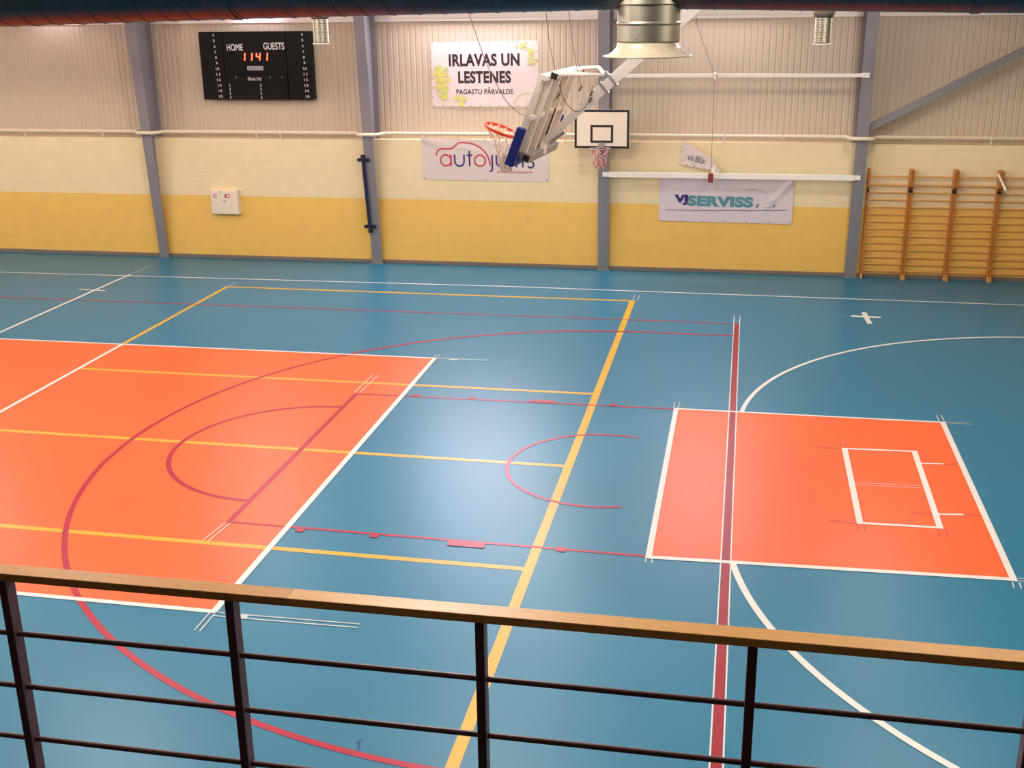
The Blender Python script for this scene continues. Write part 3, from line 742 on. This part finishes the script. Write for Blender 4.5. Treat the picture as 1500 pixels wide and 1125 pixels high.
# hinge ears joining board foot and arm
for w in (-.07, .07):
    MB().bar(bp(w, .08, -.15), Mlow+Vector((.08, w*.8, .07)), .02, .12).build('hinge_ear', M['white_steel'], t)
MB().tube([Vector((-2.30, -.07, 4.28)), Vector((-2.12, -.07, 4.42))], .02, 10).build('hinge_strut', M['grey_metal'], t)
# upper yoke links
lug = Mcl+dirm*.06+up_*.10
MB().tube([bp(-.1, HB+.02, -.15), lug], .026, 12).build('link_tube', M['white_steel'], t)
MB().tube([bp(.65, HB+.02, -.10), bp(.62, HB+.12, -.32), lug+Vector((0, .05, .02))], .024, 12).build('link_tube', M['white_steel'], t)
MB().tube([bp(-.62, HB+.02, -.10), lug+Vector((0, -.05, .02))], .02, 12).build('link_tube', M['white_steel'], t)
# hoist cables
def sm(pts, n=8):
    P = [Vector(p) for p in pts]; out = []
    for i in range(len(P)-1):
        p0, p1, p2, p3 = P[max(i-1, 0)], P[i], P[i+1], P[min(i+2, len(P)-1)]
        for k in range(n):
            s = k/n
            out.append(.5*((2*p1)+(-p0+p2)*s+(2*p0-5*p1+4*p2-p3)*s*s+(-p0+3*p1-3*p2+p3)*s**3))
    out.append(P[-1]); return out
yy = -.12
cabs = [[(-3.62, yy, 6.7), (-3.277, yy, 5.807), (-3.076, yy, 5.248), (-2.87, yy, 4.842), (-2.72, yy, 4.68), (-2.598, yy, 4.614), (-2.45, yy, 4.63), (-2.34, yy, 4.69), (-2.19, yy, 4.85)],
        [(-2.45, yy, roof_z(yy)), (-2.339, yy, 5.836), (-2.207, yy, 5.06)],
        [(-2.28, .2, roof_z(.2)), (-2.108, .2, 5.794), (-1.95, .2, 4.90)],
        [(-2.19, yy, 5.05), (-2.173, yy, 4.965), (-2.11, yy, 4.79), (-1.979, yy, 4.665), (-1.86, yy, 4.72), (-1.789, yy, 4.884), (-1.78, yy, 4.98)],
        [(-2.173, yy, 5.08), (-2.16, yy, 4.98), (-2.18, yy, 4.86)]]
for c in cabs:
    MB().tube(sm(c), .005, 6).build('hoist_cable', M['cable'], t)
for p in ((-2.19, yy, 4.85), (-2.207, yy, 5.06), (-1.95, .1, 4.92), (-1.79, yy, 4.88), (-1.80, yy, 4.80)):
    m = MB(); m.tube([(p[0]-.015, p[1], p[2]-.03), (p[0]+.015, p[1], p[2]+.03)], .014, 8); m.build('cable_clamp', M['cable'], t)

# ------------------------------------------------------------------ ventilation
def spiral_duct(name, pts, r, label, pitch=.21):
    t = thing(name, pts[len(pts)//2], label, 'ventilation duct')
    MB().tube(pts, r, 64).build('duct_shell', M['duct'], t)
    # lock seam winding round the duct
    P = [Vector(p) for p in pts]; L = [0]
    for i in range(len(P)-1): L.append(L[-1]+(P[i+1]-P[i]).length)
    out = []; nstep = int(L[-1]/pitch*28)
    for k in range(nstep+1):
        s = L[-1]*k/nstep; i = max(j for j in range(len(P)-1) if L[j] <= s+1e-9); q = (s-L[i])/(L[i+1]-L[i])
        c = P[i].lerp(P[i+1], q); a = 2*PI*s/pitch
        out.append(c+Vector((0, math.cos(a), math.sin(a)))*(r+.0015))
    MB().tube(out, .0045, 5).build('lock_seam', M['duct'], t)
    return t
RD = .29
dz = RD
t = spiral_duct('spiral_duct', [(-30, -5, 5.56+dz), (-9, -5, 5.735+dz), (-4.10, -5, 5.825+dz), (-.73, -5, 5.866+dz), (1.62, -5, 5.81+dz), (8.9, -5, 5.71+dz)], RD, 'dark spiral ventilation duct running across the top of the view')
for x, z in ((-4.10, 5.825), (1.62, 5.81)):
    MB().tube([(x-.035, -5, z+dz), (x+.035, -5, z+dz)], RD+.008, 64).build('joint_collar', M['duct'], t)
for x in (-24, -18, -12, -7, -2.5, 3, 7):
    MB().tube([(x, -5, 6.38), (x, -5, roof_z(-5))], .008, 6).build('hanger_rod', M['galv'], t)
# big round outlet under it
t = thing('round_air_diffuser', (-.735, -5, 5.5), 'large silver air outlet with flared rim hanging under the duct', 'air diffuser')
c = (-.735, -5, 5.5)
def diffuser():
    MB().lathe([(.232, .12), (.24, .13), (.24, .134), (.24, .245), (.24, .25), (.247, .256), (.247, .268), (.24, .274), (.24, .279), (.24, .395), (.24, .40), (.243, .402)], c, 72).build('neck', M['galv'], t)
    MB().lathe([(.250, .395), (.258, .398), (.258, .403), (.256, .42), (.256, .56), (.25, .60)], c, 72).build('collar', M['galv'], t)
    fl_ = MB().lathe([(.2, .118), (.236, .12), (.238, .105), (.25, .08), (.275, .055), (.31, .035), (.345, .026), (.349, .02), (.345, .014), (.30, .02), (.25, .03)], c, 72).build('flared_rim', M['diff'], t)
    MB().lathe([(0, .06), (.12, .055), (.17, .03), (.175, .025), (.0, .03)], c, 48).build('centre_cone', M['diff'], t)
    for a in (-1.9, -1.2, .8, 2.2):
        MB().lathe([(0, 0), (.008, 0), (.008, .006), (0, .006)], (c[0]+.243*math.cos(a), c[1]+.243*math.sin(a), c[2]+.15), 8).build('rivet', M['galv'], t)
diffuser()
# second duct beyond with two small outlets
t = spiral_duct('spiral_duct', [(-30, 5, 6.36), (8.9, 5, 6.36)], .34, 'far spiral ventilation duct hidden behind the nearer one')
for k, (x, zb, lb) in enumerate(((-7.02, 5.31, 'small ribbed silver duct outlet above the right end of the scoreboard'), (1.175, 5.25, 'small ribbed silver duct outlet left of the right-hand column'))):
    t = thing('duct_outlet', (x, 5, zb), lb, 'duct outlet', 'small ribbed duct outlets')
    prof = []; zz = .02
    while zz < .40:
        prof += [(.118, zz), (.132, zz+.012), (.118, zz+.024)]; zz += .024
    MB().lathe(prof, (x, 5, zb), 36).build('ribbed_neck', M['galv'], t)
    MB().lathe([(.11, 0), (.15, 0), (.15, .014), (.11, .016)], (x, 5, zb), 36).build('end_flange', M['flash'], t)
    MB().lathe([(.12, .40), (.14, .40), (.17, .47), (.18, .80)], (x, 5, zb), 36).build('saddle', M['galv'], t)
# conduit clips next to the middle column
t = thing('wall_conduit', (-2.72, 12.2, 4.9), 'short white conduit beside the column behind the big diffuser', 'conduit')
MB().tube([(-2.74, 12.24, 4.95), (-2.74, 12.24, 5.5)], .02, 8).build('tube', M['white_steel'], t)
for z in (4.95, 5.28, 5.40): MB().box(-2.74, -2.62, 12.22, 12.26, z-.012, z+.012).build('clip', M['ink_grey'], t)

# ------------------------------------------------------------------ guard railing in front of the viewer
t = thing('guard_railing', (-.85, -10.63, 2.7), 'gallery railing with honey wooden handrail and dark brown bars', 'railing')
ZH = 3.80
m = MB(); m.box(-4.6, -1.60, -10.668, -10.588, ZH-.034, ZH); m.build('handrail', M['rail_wood_dark'], t, bevel=.003)['label'] = 'darker left handrail length'
m = MB(); m.box(-1.5995, 2.9, -10.668, -10.588, ZH-.034, ZH); m.build('handrail', M['rail_wood'], t, bevel=.003)
MB().box(-4.6, 2.9, -10.652, -10.606, ZH-.042, ZH-.034).build('top_flat_bar', M['rail_metal'], t)
for x in (-3.775, -2.805, -1.84, -.857, .128, 1.075, 2.04):
    MB().box(x-.0175, x+.0175, -10.66, -10.60, 2.70, ZH-.04).build('post', M['rail_metal'], t, bevel=.003)
for z in (3.51, 3.262, 3.01, 2.80):
    MB().tube([(-4.6, -10.63, z), (2.9, -10.63, z)], .0115, 12).build('rod', M['rail_metal'], t)

# ------------------------------------------------------------------ light
def area(name, loc, sx, sy, power, col, rot=(0, 0, 0)):
    l = bpy.data.lights.new(name, 'AREA'); l.shape = 'RECTANGLE'; l.size = sx; l.size_y = sy; l.energy = power; l.color = col
    o = bpy.data.objects.new(name, l); COL.objects.link(o); o.location = loc; o.rotation_euler = rot
    return o
WARM = (1.0, .95, .90)
def bay(loc, power, col, r=.28):
    l = bpy.data.lights.new('hall_lamp', 'POINT'); l.energy = power; l.color = col; l.shadow_soft_size = r
    o = bpy.data.objects.new('hall_lamp', l); COL.objects.link(o); o.location = loc; return o
for x in (-31, -24, -17, -10, -3.5, 3):
    bay((x, 0.8, 7.2), 335, WARM)
    bay((x+1.3, -6.8, 7.1), 315, WARM)
    bay((x, 7.6, 6.3), 125, WARM)
def eave_light(x, z, sx, power):
    l = bpy.data.lights.new('eave_lamp', 'AREA'); l.shape = 'RECTANGLE'; l.size = sx; l.size_y = .3; l.energy = power; l.color = (.88, .84, 1.0)
    o = bpy.data.objects.new('eave_lamp', l); COL.objects.link(o); o.location = (x, 11.9, z); o.rotation_euler = (math.radians(-55), 0, 0); return o
eave_light(-5.9, 6.1, 3.0, 235)
eave_light(-.6, 6.1, 2.4, 85)
eave_light(-11.5, 6.1, 2.4, 30)
# fluorescent tubes near the eaves
for x, lb in ((-16.4, 'lit fluorescent tube under the eaves left of the first column'), (-11.2, 'lit fluorescent tube under the eaves above the scoreboard')):
    t = thing('fluorescent_lamp', (x, 12.0, 5.75), lb, 'lamp', 'fluorescent tubes under the eaves')
    MB().tube([(x-.6, 12.05, 5.70), (x+.6, 12.05, 5.70)], .02, 10).build('tube', M['tube_light'], t)
    MB().box(x-.64, x+.64, 12.02, 12.279, 5.73, 5.78).build('housing', M['flash'], t)

w = bpy.data.worlds.new('world'); S.world = w; w.use_nodes = True
w.node_tree.nodes['Background'].inputs[0].default_value = (.9, .95, 1, 1); w.node_tree.nodes['Background'].inputs[1].default_value = .03

# ------------------------------------------------------------------ camera
cam = bpy.data.cameras.new('camera'); co_ = bpy.data.objects.new('camera', cam); COL.objects.link(co_)
cam.sensor_width = 36; cam.lens = 1689.176/1500*36; cam.clip_end = 200
p, y, r = .318857, -.195462, -.013355
fwd = Vector((math.sin(y)*math.cos(p), math.cos(y)*math.cos(p), -math.sin(p)))
right = Vector((math.cos(y), -math.sin(y), 0)); up = right.cross(fwd)
rx = right*math.cos(r)+up*math.sin(r); ux = -right*math.sin(r)+up*math.cos(r)
mw = Matrix((rx, ux, -fwd)).transposed().to_4x4(); mw.translation = (0, -14.3053, 5.91986)
co_.matrix_world = mw
S.camera = co_
S.view_settings.view_transform = 'Standard'; S.view_settings.look = 'None'; S.view_settings.gamma = 1
S.view_settings.use_curve_mapping = False; S.view_settings.exposure = 0.58
